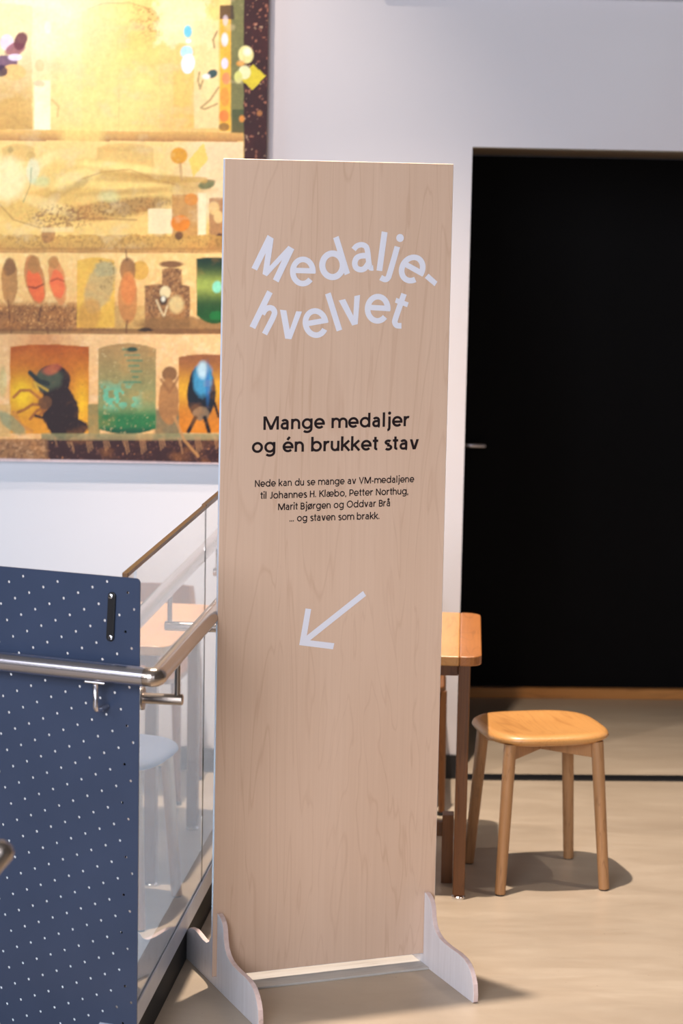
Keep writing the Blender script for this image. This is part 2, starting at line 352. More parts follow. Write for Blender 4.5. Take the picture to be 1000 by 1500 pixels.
PX0, PX1, PZ0, PZ1, PT = -1.42, -0.287, 1.142, 3.02, 0.04
def make_painting():
    root = empty('painting', wallp(PX1, -PT, PZ0), math.atan2(WD.y, WD.x))
    tag(root, 'large unframed golden canvas painting of jars and figures in rows, hung on the white wall', 'painting')
    L = (PX1 - PX0) / WD.x; H = PZ1 - PZ0; nx = int(L / .0036); nz = int(H / .0036)
    us = np.linspace(-L, 0, nx + 1); zs = np.linspace(0, H, nz + 1)
    U, Z = np.meshgrid(us, zs); U = U.ravel(); Z = Z.ravel()
    o3 = wallp(PX1, -PT, PZ0)
    P = np.stack([o3.x + U * WD.x, o3.y + U * WD.y, o3.z + Z], 1) - np.array(CAM)
    dz = P @ np.array(FW); X = 500 + F_PX * (P @ np.array(RT)) / dz; Y = 750 - F_PX * (P @ np.array(UP)) / dz
    p = Painter(X, Y, (238, 190, 104)); one = np.ones(len(X))
    n1 = p.noise(60, 60, 3); n2 = p.noise(8, 8, 5); n3 = p.noise(3.2, 3.2, 8, 2)
    p.band(one, 0, 640, (250, 214, 126), (236, 176, 104)); p.put(np.clip((n1 - .45) * 3, 0, 1), (226, 174, 84), .35)
    p.band(np.clip((130 - np.abs(X - 60)) / 130, 0, 1) * np.clip((260 - Y) / 200, 0, 1), 0, 260, (255, 240, 190), (252, 222, 140), .9)  # pale glare of light on the upper left, painted into the colour
    # row 1
    mk = p.box(-60, 47, 5, 190, (214, 172, 92), .75, top=-2 + 6, tex=3); p.band(mk, 60, 190, (240, 200, 110), (196, 150, 76), .6)
    p.box(50, 74, 118, 190, (255, 244, 206), .95, tex=1); p.ell(66, 52, 12, 30, (255, 240, 176), .8, soft=6); p.ell(70, 40, 5, 9, (255, 252, 230), .9)
    p.ell(84, 100, 10, 16, (244, 208, 130), .8); p.ell(84, 130, 9, 14, (240, 206, 128), .8); p.ell(58, 96, 7, 9, (232, 170, 80), .8); p.line([(76, 146), (86, 156), (84, 170)], 3, (170, 126, 70), .7)
    p.ell(56, 122, 9, 5, (186, 140, 80), .5, tex=.8)
    mk = p.box(120, 233, 4, 190, (250, 212, 116), .5, top=14, tex=2, soft=3); p.band(mk, 20, 190, (252, 216, 122), (244, 200, 106), .4); p.put(mk * np.clip((X - 190) / 45, 0, 1) * np.clip((80 - Y) / 70, 0, 1), (190, 150, 84), .55)
    p.speck(mk * np.clip((X - 180) / 40, 0, 1) * np.clip((70 - Y) / 30, 0, 1), (160, 118, 60), 3.5, .55, 11, .6)
    p.line([(128, 14), (150, 5), (190, 4), (222, 14), (233, 22), (233, 60)], 1.6, (168, 128, 66), .6)
    p.box(176, 222, 50, 190, (244, 204, 108), .35, soft=14); p.line([(174, 130), (174, 190)], 2, (206, 164, 84), .6)
    p.box(232, 306, -5, 62, (255, 238, 176), .9, soft=10, tex=36); p.ell(30, 30, 120, 80, (255, 244, 200), .55, soft=70); p.ell(150, 140, 90, 60, (255, 232, 150), .5, soft=50); p.box(284, 320, 30, 188, (255, 226, 160), .7, tex=1.5); p.box(254, 284, 100, 188, (246, 194, 90), .5)  # wide soft ellipses paint more of that glare over the top row
    p.box(322, 340, 8, 192, (246, 184, 60), 1); p.box(338, 361, -20, 196, (122, 120, 70), 1, tex=1.5, soft=2); p.box(322, 342, 8, 28, (70, 52, 40), .9, tex=3)
    p.put(p.box(340, 358, 160, 196, (40, 70, 40), .0) * 1.0, (40, 66, 40), .7)
    p.ell(329, 58, 5, 10, (236, 224, 214)); p.ell(329, 93, 5, 8, (226, 216, 226)); p.ell(331, 115, 6, 9, (250, 150, 90)); p.ell(329, 142, 7, 14, (248, 156, 60)); p.ell(328, 170, 7, 9, (244, 136, 60))
    p.ell(330, 30, 4, 8, (240, 220, 220), .6); p.ell(328, 186, 8, 6, (128, 92, 50), .8)
    p.ell(275, 46, 6, 9, (120, 208, 222)); p.ell(276, 60, 4, 3, (240, 250, 250)); p.ell(273, 76, 9, 9, (186, 228, 236), 1, tex=.3); p.ell(275, 93, 10, 14, (244, 246, 250), 1, 10, tex=.3)
    p.ell(311, 108, 8, 6, (60, 84, 80), 1, -30, tex=.4); p.ell(302, 112, 6, 4, (250, 236, 220), .9); p.line([(318, 46), (312, 58), (314, 70)], 2.2, (120, 92, 50), .8)
    p.line([(292, 106), (290, 118), (293, 130), (297, 118)], 2.6, (140, 108, 60), .7); p.line([(320, 128), (308, 146), (294, 158), (300, 160), (318, 152)], 3, (160, 124, 70), .7)
    p.ell(10, 62, 10, 12, (240, 214, 220), .95); p.ell(22, 72, 16, 9, (150, 84, 96), .9, -20, tex=.5); p.ell(30, 60, 9, 14, (110, 52, 62), .95, 20, tex=.3)
    p.ell(10, 92, 16, 12, (112, 78, 104), .95, -15, tex=.5); p.ell(22, 84, 10, 5, (245, 226, 240), .9); p.ell(20, 106, 18, 12, (246, 196, 116), .9); p.ell(2, 104, 8, 8, (60, 34, 60), .9, tex=.6)
    # maroon edge
    mk = p.box(357, 460, -300, 900, (66, 26, 24), 1, tex=2.5, soft=1.5); p.put(mk * np.clip((n1 - .4) * 3, 0, 1), (40, 18, 20), .7); p.speck(mk, (176, 112, 84), 5, .74, 21, .8); p.speck(mk, (220, 180, 140), 3, .82, 22, .7)
    p.ell(360, 80, 11, 13, (240, 226, 146), 1, -10); p.ell(362, 76, 6, 6, (252, 246, 210), .9, soft=4)
    for (a, b, c_) in ((370, 113, (222, 200, 50)),):
        p.put(1 - (np.abs(X - a) / 19 + np.abs(Y - b + (X - a) * .1) / 19) * 1.0 > 0, c_, 1.0)
    p.ell(358, 106, 9, 10, (238, 236, 176)); p.ell(349, 113, 6, 9, (216, 216, 120)); p.ell(354, 174, 4, 5, (214, 140, 60)); p.ell(380, 166, 4, 4, (170, 110, 60)); p.ell(352, 93, 6, 4, (236, 160, 60), .8)
    # shelf 1
    lf = (X < 356) * 1.0
    p.band(lf * ((Y > 190 + X * .012) & (Y < 206 + X * .004)), 190, 206, (236, 188, 100), (176, 120, 66), .85); p.box(90, 150, 185, 215, (255, 226, 130), .6, soft=14)
    # row 2
    r2 = lf * np.clip((Y - 206 - X * .004) / 1.5, 0, 1) * np.clip((368 - Y) / 1.5, 0, 1)
    p.band(r2, 206, 368, (252, 214, 140), (240, 190, 96)); p.put(r2 * np.clip((X - 240) / 50, 0, 1) * np.clip((330 - Y) / 20, 0, 1), (250, 220, 168), .8)
    mk = p.box(142, 225, 210, 270, (204, 158, 84), .8, top=6, tex=1.5); p.box(146, 220, 214, 222, (180, 134, 72), .5, top=4, tex=3)
    mk = p.box(2, 50, 211, 236, (190, 150, 80), .75, top=6, tex=3); p.ell(15, 220, 4, 5, (60, 60, 50), .8, tex=.6); p.ell(46, 228, 6, 6, (160, 120, 60), .7, tex=.7)
    body = (236, 200, 112); p.put(r2 * np.clip((300 - X) / 80, 0, 1), (244, 208, 118), .5)
    p.ell(150, 262, 95, 30, body, .9, 2, soft=6, tex=.15); p.ell(190, 258, 72, 16, (240, 206, 114), .9, 8, soft=6); p.ell(225, 268, 85, 15, (214, 172, 92), .8, 6, soft=6, tex=.2)
    p.ell(120, 298, 135, 28, (226, 184, 96), .9, -4, soft=6, tex=.2); p.ell(185, 290, 75, 20, (234, 198, 112), .8, -8, soft=5)
    for (cx, cy, rx, ry, a_, c_, al) in ((178, 246, 62, 7, 6, (255, 226, 136), .9), (190, 256, 66, 5, 8, (206, 164, 84), .7), (176, 272, 70, 6, 2, (250, 216, 124), .8), (196, 280, 66, 4, -4, (186, 142, 74), .6),
            (110, 262, 34, 12, -20, (252, 222, 136), .8), (84, 284, 40, 7, -24, (190, 150, 80), .45), (70, 300, 44, 9, 18, (246, 214, 134), .7), (150, 300, 50, 6, -8, (214, 168, 88), .7), (60, 238, 30, 8, -30, (250, 226, 150), .7), (232, 262, 36, 5, 8, (196, 150, 76), .7)):
        p.ell(cx, cy, rx, ry, c_, al, a_, soft=5, tex=.25)
    p.ell(12, 262, 26, 32, (252, 232, 170), .9, soft=14, tex=.3); p.ell(48, 250, 9, 18, (226, 232, 190), .7, soft=3, tex=.4)
    und = np.clip(1 - np.hypot((X - 170) / 95, (Y - 306 + (X - 170) * .13) / 16), 0, 1) * 2.5
    p.speck(np.clip(und, 0, 1), (128, 92, 50), 2.8, .54, 31, .75); p.put(np.clip(und, 0, 1), (160, 116, 60), .5); p.ell(205, 300, 40, 10, (150, 108, 58), .45, -12, soft=5, tex=.5); p.ell(118, 268, 16, 6, (140, 110, 60), .4, -30, soft=4, tex=.7)
    und = np.clip(1 - np.hypot((X - 90) / 60, (Y - 318) / 22), 0, 1) * 2.5; p.speck(np.clip(und, 0, 1), (140, 92, 54), 2.8, .56, 32, .7)
    p.line([(120, 262), (150, 252), (190, 248), (225, 262), (262, 272)], 1.8, (186, 140, 74), .7); p.line([(46, 246), (44, 272), (34, 296)], 1.5, (90, 130, 90), .7); p.line([(0, 300), (20, 322), (60, 334), (118, 320), (200, 322)], 2.2, (150, 104, 60), .6)
    p.ell(303, 270, 13, 7, (104, 112, 66), .9, -15, tex=.5); p.line([(225, 262), (262, 262), (300, 264)], 8, (206, 164, 82), .8)
    p.ell(160, 288, 14, 8, (200, 220, 150), .45, soft=6, tex=.6); p.ell(60, 266, 12, 8, (170, 214, 160), .4, soft=5, tex=.7)
    p.box(217, 254, 306, 342, (252, 226, 170), 1, tex=2); p.box(252, 289, 285, 350, (196, 142, 72), .9, tex=2); p.box(290, 302, 283, 344, (250, 228, 176), 1, tex=2)
    p.ell(280, 292, 10, 9, (224, 144, 56), .9); p.ell(264, 327, 14, 12, (228, 132, 34), 1); p.ell(262, 228, 12.5, 12, (226, 160, 46), 1)
    p.put((1 - (np.abs(X - 290 + (Y - 236) * .3) / 14 + np.abs(Y - 234) / 25)) > 0, (244, 206, 70), .75); p.line([(264, 240), (266, 264)], 4, (190, 140, 80), .7)
    p.box(306, 330, 290, 366, (172, 120, 72), .9, tex=3); p.ell(313, 305, 8, 10, (238, 196, 120), .9); p.ell(320, 318, 7, 9, (240, 200, 126), .9); p.ell(322, 352, 7, 11, (60, 30, 28), .9, tex=.5)
    p.band(lf * ((Y > 340 + n2 * 8) & (Y < 366)), 340, 366, (206, 158, 72), (184, 136, 66), .75); p.ell(262, 345, 6, 6, (90, 56, 34), .9, tex=.6)
    p.ell(70, 344, 10, 13, (172, 122, 68), .9, 10, tex=.4); p.box(60, 108, 333, 340, (250, 220, 150), .7, tex=1.5); p.speck(lf * (Y > 345) * (Y < 372), (130, 90, 48), 3, .6, 35, .4)
    p.box(-60, 356, 363, 371, (176, 126, 66), .7, tex=3)
    # row 3
    r3 = lf * np.clip((Y - 370) / 1.2, 0, 1) * np.clip((486 - Y) / 1.2, 0, 1)
    p.band(r3, 370, 486, (248, 204, 124), (238, 180, 104)); p.put(r3 * np.clip((n2 - .5) * 4, 0, 1), (252, 218, 150), .5)
    gr = r3 * np.clip((Y - 436 - n2 * 8) / 10, 0, 1) * np.clip((215 - X) / 120, 0, 1); p.put(gr, (150, 92, 44), .9); p.speck(gr, (96, 58, 34), 2.6, .6, 41, .6); p.speck(gr, (232, 170, 96), 2.4, .68, 42, .6)
    p.ell(14, 412, 12, 34, (176, 122, 64), .9, tex=.25); p.ell(14, 390, 9, 14, (120, 80, 46), .7, tex=.5); p.line([(12, 440), (16, 490), (17, 502)], 2, (110, 66, 36), .8)
    p.ell(51, 410, 14, 36, (190, 120, 64), .9, -12, tex=.2); p.ell(52, 418, 11, 26, (236, 106, 54), .95, -15, tex=.3); p.ell(50, 388, 9, 13, (178, 124, 64), .9, tex=.4); p.line([(42, 420), (52, 422), (64, 416)], 2, (110, 44, 30), .9)
    p.ell(84, 412, 12, 34, (222, 142, 78), .9, -10, tex=.2); p.ell(84, 416, 10, 20, (244, 112, 62), .9, -8, tex=.3); p.ell(78, 384, 8, 9, (186, 130, 66), .8, tex=.4); p.line([(74, 412), (84, 408), (94, 412)], 2, (150, 62, 40), .8)
    p.line([(68, 480), (76, 510), (80, 530)], 3, (110, 60, 30), .8); p.line([(88, 480), (88, 520)], 2, (120, 70, 40), .7); p.line([(60, 450), (56, 470)], 3, (90, 54, 34), .7)
    mk = p.box(113, 168, 377, 480, (236, 184, 66), .85, top=5, tex=1.5); p.ell(146, 420, 20, 38, (200, 170, 108), .9, 20, tex=.3, soft=4); p.ell(154, 395, 16, 11, (176, 172, 122), .6, tex=.5, soft=4); p.ell(130, 462, 16, 26, (206, 148, 66), .7, 15, soft=5, tex=.4); p.speck(mk * (X > 145) * (Y < 425), (140, 112, 64), 2.6, .62, 45, .6)
    p.box(168, 214, 448, 486, (196, 158, 82), .6, tex=3)
    p.ell(205, 396, 13, 14, (220, 166, 64), .9); p.ell(187, 396, 11, 19, (150, 104, 60), .95, tex=.3); p.ell(187, 436, 14, 38, (196, 128, 66), .9, tex=.2); p.ell(188, 424, 11, 22, (228, 134, 66), .8, soft=4); p.line([(184, 366), (186, 382)], 2, (100, 64, 40), .8); p.line([(186, 470), (184, 500)], 3, (120, 76, 44), .8)
    for q in ((237, 266, 392, 420), (212, 278, 416, 480)): mk = p.box(*q, (156, 110, 64), 1, top=3, tex=1.5); p.speck(mk, (96, 62, 40), 3, .5, 47, .6); p.speck(mk, (206, 158, 98), 3, .66, 48, .6)
    p.ell(251, 387, 17, 5, (134, 92, 54), 1, tex=.2); p.ell(242, 428, 8, 9, (236, 214, 156), 1); p.ell(258, 446, 11, 13, (220, 196, 130), .9, soft=5); p.ell(239, 440, 6, 7, (60, 44, 32), .9); p.ell(239, 438, 3, 4, (240, 232, 200))
    p.line([(229, 440), (236, 456), (240, 464), (245, 448)], 2.6, (226, 204, 150), .9); p.line([(218, 456), (226, 466)], 2, (60, 40, 30), .9)
    p.ell(272, 478, 70, 14, (146, 104, 56), .85, 3, tex=.3, soft=3)
    mk = p.box(288, 340, 377, 474, (60, 100, 40), 1, top=2, bot=12); p.band(mk, 377, 470, (20, 48, 34), (30, 84, 30)); p.put(mk * np.exp(-((Y - 418) / 16) ** 2), (170, 186, 80), .9); p.ell(318, 420, 7, 9, (140, 230, 190), .9, tex=.3); p.ell(316, 462, 10, 7, (20, 120, 50), .8, tex=.6)
    p.box(-60, 356, 481, 490, (124, 82, 46), .75, tex=4); p.ell(213, 483, 10, 3, (40, 24, 20), .9, tex=.8)
    # row 4
    r4 = lf * np.clip((Y - 489) / 1.2, 0, 1) * np.clip((646 - Y) / 1.2, 0, 1)
    p.band(r4, 489, 646, (246, 198, 132), (242, 184, 112)); p.put(r4 * np.clip((n2 - .5) * 4, 0, 1), (252, 214, 160), .5); p.put(r4 * np.clip((70 - np.abs(X - 60)) / 60, 0, 1) * np.clip((530 - Y) / 20, 0, 1), (206, 120, 60), .6)
    mk = p.box(15, 130, 505, 635, (224, 150, 40), 1, top=3, tex=2); p.band(mk, 505, 635, (178, 84, 22), (236, 156, 40)); p.put(mk * np.exp(-((X - 32) / 20) ** 2 - ((Y - 578) / 24) ** 2), (252, 204, 30), 1); p.put(mk * np.exp(-((X - 120) / 12) ** 2 - ((Y - 590) / 34) ** 2), (250, 190, 30), .9)
    dk = (44, 26, 26)
    p.ell(78, 558, 25, 24, dk, 1, tex=.15); p.ell(88, 602, 27, 42, dk, 1, -10, tex=.2); p.ell(100, 626, 30, 14, dk, 1, tex=.3); p.ell(70, 556, 22, 16, (86, 96, 70), .7, -15, soft=6, tex=.4); p.ell(76, 541, 14, 7, (196, 92, 60), .7, -20, soft=4, tex=.5)
    p.line([(44, 546), (56, 558), (70, 562)], 7, (40, 48, 44)); p.line([(70, 572), (50, 560), (56, 572)], 3, (250, 200, 60), .6)
    for a in ([(66, 590), (44, 572), (30, 572), (20, 582)], [(66, 594), (48, 592), (36, 600), (26, 604)], [(66, 596), (54, 602), (44, 614)], [(68, 598), (60, 606), (54, 610)]): p.line(a, 4.5, (170, 100, 40), .95)
    p.ell(66, 590, 10, 10, (110, 70, 40), .9, tex=.4); p.line([(72, 604), (62, 612), (52, 609)], 4, dk); p.line([(20, 604), (30, 622), (46, 632)], 6, (200, 128, 60), .6)
    p.speck(mk * (X > 60), (110, 80, 60), 2.4, .8, 51, .5)
    p.box(129, 146, 592, 640, (140, 126, 70), .9, tex=3); p.box(226, 264, 600, 640, (96, 92, 64), .85, tex=4, soft=4); p.box(-60, 16, 592, 640, (206, 168, 96), .6)
    p.ell(248, 548, 11, 11, (142, 98, 56), 1, tex=.2); p.ell(247, 588, 15, 34, (170, 116, 64), .95, tex=.2); p.line([(236, 556), (248, 575), (262, 552)], 4, (150, 100, 56), .8)
    mk = p.box(144, 228, 503, 636, (150, 150, 100), 1, top=8, bot=8, tex=1.2); p.band(mk, 503, 610, (178, 138, 82), (128, 150, 92)); p.speck(mk * np.clip((Y - 555) / 20, 0, 1) * np.clip((606 - Y) / 16, 0, 1) * np.clip((210 - X) / 15, 0, 1), (96, 200, 160), 9, .5, 52, .75)
    p.put(mk * np.clip((Y - 596) / 14, 0, 1), (8, 112, 58), .9); p.put(mk * np.clip((Y - 624) / 8, 0, 1), (6, 66, 48), .8); p.speck(mk, (214, 190, 130), 3, .76, 53, .6)
    for k in range(7): p.line([(180 + (k * 37) % 17, 512 + k * 8), (200 + (k * 13) % 9, 512 + k * 8)], 3, (20, 130, 96), .6)
    p.ell(194, 512, 8, 4, (16, 60, 50), .9, tex=.6)
    mk = p.box(262, 342, 519, 634, (222, 146, 30), 1, top=4, tex=1.2); p.band(mk, 519, 634, (150, 92, 54), (220, 130, 24)); p.put(mk * np.exp(-((Y - 570) / 22) ** 2), (238, 178, 40), .8)
    p.ell(295, 575, 21, 40, (18, 24, 34), 1, 2, tex=.15); p.ell(297, 556, 14, 24, (70, 160, 196), .9, 4, soft=5, tex=.4); p.ell(297, 542, 8, 12, (200, 230, 230), .9, soft=5); p.ell(304, 562, 3, 26, (30, 110, 170), .8, soft=3)
    p.ell(294, 606, 12, 10, (130, 108, 80), .9, tex=.5); p.line([(286, 612), (276, 632)], 6, (20, 14, 16)); p.line([(300, 612), (306, 632)], 6, (20, 14, 16)); p.line([(314, 590), (320, 610)], 4, (20, 14, 16))
    # base band
    p.band(lf * np.clip((Y - 634) / 2, 0, 1) * (X > 60), 634, 646, (150, 146, 96), (110, 106, 76), .85)
    p.ell(16, 620, 26, 9, (126, 146, 108), .7, 40, soft=3, tex=.5); p.ell(4, 560, 6, 22, (170, 190, 120), .4, soft=3)
    bm_ = np.clip((Y - 644) / 1.5, 0, 1) * np.clip((X - 66 + n2 * 16) / 6, 0, 1); p.put(bm_, (58, 30, 30), 1); p.speck(bm_, (130, 84, 66), 3, .72, 61, .6); p.speck(bm_, (214, 140, 84), 2.4, .84, 62, .8)
    bl = np.clip((Y - 642) / 2, 0, 1) * np.clip((72 - X) / 8, 0, 1); p.put(bl, (164, 116, 72), 1); p.speck(bl, (110, 74, 48), 4, .55, 63, .6); p.speck(bl, (210, 160, 110), 4, .66, 64, .6)
    p.line([(255, 610), (270, 645), (290, 668)], 4, (196, 140, 80), .8)
    for k in range(26): x0 = 80 + (k * 53) % 240; p.line([(x0, 640 + (k * 7) % 9), (x0 + 3, 652 + (k * 5) % 14)], 1.5, (206, 150, 96), .6)
    p.put(np.clip((Y - 671 - X * .02) / 1.0, 0, 1), (222, 200, 196), .9)
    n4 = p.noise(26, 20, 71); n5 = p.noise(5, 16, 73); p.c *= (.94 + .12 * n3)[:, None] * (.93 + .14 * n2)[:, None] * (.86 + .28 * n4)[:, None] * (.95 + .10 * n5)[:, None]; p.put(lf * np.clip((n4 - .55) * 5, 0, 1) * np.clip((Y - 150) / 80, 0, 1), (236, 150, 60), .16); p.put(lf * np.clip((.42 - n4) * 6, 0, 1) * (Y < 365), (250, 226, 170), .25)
    p.c[:, 2] = np.minimum(p.c[:, 2] * 1.12, 1); p.c *= (1 - .22 * np.clip((Y - 340) / 200, 0, 1))[:, None]  # lower rows darkened in the colour to offset the strong light there
    # mesh
    verts = np.stack([U, np.zeros_like(U), Z], 1)
    idx = np.arange((nx + 1) * (nz + 1)).reshape(nz + 1, nx + 1)
    fc = np.stack([idx[:-1, :-1], idx[:-1, 1:], idx[1:, 1:], idx[1:, :-1]], -1).reshape(-1, 4)
    me = bpy.data.meshes.new('painted_face'); me.vertices.add(len(verts)); me.vertices.foreach_set('co', verts.ravel())
    me.loops.add(fc.size); me.loops.foreach_set('vertex_index', fc.ravel().astype(np.int32)); me.polygons.add(len(fc))
    me.polygons.foreach_set('loop_start', np.arange(0, fc.size, 4, dtype=np.int32)); me.update(calc_edges=True)
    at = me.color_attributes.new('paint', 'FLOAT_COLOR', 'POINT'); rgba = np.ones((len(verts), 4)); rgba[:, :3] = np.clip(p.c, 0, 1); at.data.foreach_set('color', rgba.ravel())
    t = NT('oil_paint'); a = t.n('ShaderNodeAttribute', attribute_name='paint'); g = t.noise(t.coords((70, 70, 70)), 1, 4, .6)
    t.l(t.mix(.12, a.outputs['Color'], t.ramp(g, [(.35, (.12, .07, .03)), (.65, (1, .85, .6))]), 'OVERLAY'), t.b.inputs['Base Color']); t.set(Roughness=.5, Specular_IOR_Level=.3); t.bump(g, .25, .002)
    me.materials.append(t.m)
    o = bpy.data.objects.new('painted_face', me); COL.objects.link(o); o.parent = root
    mb = MB(); mb.box(-L, 0, .001, PT - .002, 0, H); mb.build('canvas_edge', plain('canvas_edge_cloth', lin((206, 176, 168)), .9), root)
make_painting()

# ------------------------------------------------------------------ sign board
SL = Vector((-.312, 5.940, 0)); SD = Vector((.927, .375, 0)).normalized()
SN = Vector((SD.y, -SD.x, 0))                         # towards the viewer
s0 = (at_plane(321, 840, SL, SD) - SL).dot(SD); s1 = (at_plane(651, 840, SL, SD) - SL).dot(SD)
ztop = at_plane(497, 236, SL, SD).z; SBOT = 0.031; STH = .015
s_l = (at_plane(329.6, 240, SL, SD) - SL).dot(SD); s_r = (at_plane(664, 240, SL, SD) - SL).dot(SD)
s_rb = (at_plane(638.0, 1290, SL, SD) - SL).dot(SD); s_lb = (at_plane(310.5, 1432, SL, SD) - SL).dot(SD)
print('SIGN', SL, 's', s0, s1, s_l, s_r, s_lb, s_rb, ztop)
S0 = (s_l + s_lb) / 2; S1 = (s_r + s_rb) / 2
sign = empty('freestanding_sign', SL, math.atan2(SD.y, SD.x))
tag(sign, 'tall birch plywood direction sign with white lettering and arrow, standing on two whitewashed feet', 'sign')
# local axes: x along board, y away from viewer, z up
mb = MB(); mb.box(S0, S1, 0, STH, SBOT, ztop)
for q in mb.v:
    if q.x < 0.3: q.x = s_l if q.z > 1 else s_lb
o = mb.build('board', [M['birch'], M['white_edge']], sign, bevel=.0012, seg=1)
for p_ in o.data.polygons:
    if p_.normal.y > -.5: p_.material_index = 1
def sign_uv(x, y):
    P = at_plane(x, y, SL, SD) - SL; return Vector((P.dot(SD), P.z))
# feet: profile in (y towards viewer negative, z)
def foot_profile():
    f = [(-.006, .0), (-.326, .0), (-.330, .004), (-.331, .022), (-.326, .050), (-.316, .068), (-.302, .083), (-.285, .094), (-.262, .101), (-.225, .104), (-.18, .103), (-.135, .104),
         (-.105, .108), (-.082, .117), (-.066, .131), (-.057, .150), (-.053, .172), (-.049, .183), (-.040, .194), (-.026, .202), (-.012, .206), (-.002, .206),
         (-.002, SBOT - .001), (STH + .002, SBOT - .001), (STH + .002, .18), (.028, .17), (.033, .15), (.038, .135), (.050, .125), (.064, .108), (.085, .099), (.115, .098), (.15, .102), (.185, .104),
         (.222, .098), (.250, .084), (.270, .064), (.280, .042), (.282, .020), (.278, .004), (.272, .0)]
    return f
FT = .014
def make_foot(s):
    mb = MB(); mb.prism(foot_profile(), lambda u, v, t: (t, u, v), s, s + FT, 0, 1)
    return mb.build('foot', [M['wash'], M['ply_edge']], sign, bevel=.0015, seg=2)
FL = (at_z(330, 1461) - SL).dot(SD); FR = (at_z(645, 1437) - SL).dot(SD) + .009
make_foot(FL); make_foot(FR)
mb = MB(); mb.box(FL + FT + .0005, FR - .0005, -.045, .12, 0.0, .006); mb.build('base_plank', M['plank'], sign, bevel=.001)

# ---- lettering (strokes laid out as flat vinyl)
def arc(cx, cy, rx, ry, a0, a1, n=None):
    n = n or max(4, int(abs(a1 - a0) / 10)); return [(cx + rx * math.cos(math.radians(a0 + (a1 - a0) * i / n)), cy + ry * math.sin(math.radians(a0 + (a1 - a0) * i / n))) for i in range(n + 1)]
ASC = 1.42; CAP = 1.30
def glyph(ch, w):
    h = w / 2; r = .53 - h; cx = .53; out = []
    def ring(cx_, cy_=.5, rx=None, ry=None): return arc(cx_, cy_, rx or r, ry or r, 0, 360, 36)
    if ch == ' ': return [], .42
    if ch == 'o': return [ring(cx)], 1.06
    if ch == 'ø': return [ring(cx), [(.10, -.08), (.96, 1.08)]], 1.06
    if ch == 'e' or ch == 'é':
        g = [[(cx - r, .47), (cx + r, .47)] + arc(cx, .5, r, r, 2, 318)]
        if ch == 'é': g.append([(.45, 1.17), (.68, 1.46)])
        return g, 1.04
    if ch in 'aåæ':
        x1 = .82 - h
        g = [arc(.42, .70, x1 - .42, .32 - h + .02 if False else .32 - h, 150, 0)]
        top = arc(.44, .68, x1 - .44, 1.02 - h - .68, 155, 0); g = [top + [(x1, .22)] + ([] if ch == 'æ' else arc(x1 + .10, .15, .10, .13, 180, 265, 4))]
        g.append([(x1, .61), (.42, .575)] + arc(.40, .575 - (.575 + .02 - h) / 2 + 0.0, .36 - h, (.575 + .02 - h) / 2, 90, 270) + [(.55, -.0 + h * .9), (x1, .20)])
        if ch == 'å': g.append(ring(.45, 1.32, .15, .15))
        if ch == 'æ':
            ce = x1 + r; g.append([(ce - r, .47), (ce + r, .47)] + arc(ce, .5, r, r, 2, 318)); return g, ce + r + h - .02
        return g, .93
    if ch == 'd': return [ring(cx), [(cx + r, 0), (cx + r, ASC)]], 1.08
    if ch == 'b': return [ring(cx), [(cx - r, 0), (cx - r, ASC)]], 1.08
    if ch == 'p': return [ring(cx), [(cx - r, -.42), (cx - r, 1)]], 1.08
    if ch == 'g': return [ring(cx), [(cx + r, 1), (cx + r, .05)] + arc(cx, .02, r, .42 - h + .02, 0, -140)], 1.08
    def arch(x0, x1):
        c = (x0 + x1) / 2; q = (x1 - x0) / 2; return arc(c, 1.02 - h - q * 1.05, q, q * 1.05, 175, 0) + [(x1, 0)]
    if ch == 'n': return [[(h, 0), (h, 1)], arch(h, .90 - h)], .92
    if ch == 'h': return [[(h, 0), (h, ASC)], arch(h, .90 - h)], .92
    if ch == 'm': return [[(h, 0), (h, 1)], arch(h, .80), arch(.80, 1.56 - h * .6)], 1.52
    if ch == 'u': return [[(.86 - h, 0), (.86 - h, 1)], [(h, 1)] + arc((h + .86 - h) / 2, -.02 + h + (.43 - h) * 1.05, .43 - h, (.43 - h) * 1.05, 180, 355)], .88
    if ch == 'r': return [[(h, 0), (h, 1)], arc(.46, .46, .46 - h, .56 - h, 170, 72)], .58
    if ch == 'l': return [[(h + .03, 0), (h + .03, ASC)]], w + .06
    if ch == 'i': return [[(h + .03, 0), (h + .03, 1)], arc(h + .03, 1.33, .07, .07, 0, 360, 12)], w + .06
    if ch == 'j': return [[(h + .18, 1), (h + .18, -.12)] + arc(h - .04, -.12, .22, .28 - h * .6, 0, -85), arc(h + .18, 1.33, .07, .07, 0, 360, 12)], w + .20
    if ch == 'v': return [('poly', [(0, 1), (w * 1.12, 1), (.46, .34), (.92 - w * 1.12, 1), (.92, 1), (.46 + w * .62, 0), (.46 - w * .62, 0)])], .90
    if ch == 'k': return [[(h, 0), (h, ASC)], [(.80, 1), (h + .05, .42)], [(.30, .60), (.84, 0)]], .86
    if ch == 's': return [arc(.36, .745, .28 - h * .2, .275 - h, 35, 270) + arc(.36, .245 + h * .0, .31 - h * .2, .265 - h * .55, 90, -145)[0:]], .68
    if ch == 't': return [[(.26, 1.30), (.26, .22)] + arc(.45, .22, .19, .24 - h, 180, 275), [(.0, .92), (.54, .92)]], .52
    if ch == '-': return [[(.04, .44), (.48, .44)]], .52
    if ch == '.': return [[(.12, 0), (.12, w * 1.1)]], .26
    if ch == ',': return [[(.14, .16), (.06, -.20)]], .24
    if ch == 'M': return [('poly', [(0, 0), (0, CAP), (w * 1.25, CAP), (.75, .36), (1.5 - w * 1.25, CAP), (1.5, CAP), (1.5, 0), (1.5 - w, 0), (1.5 - w, CAP - .36), (.75 + w * .55, 0), (.75 - w * .55, 0), (w, CAP - .36), (w, 0)])], 1.5
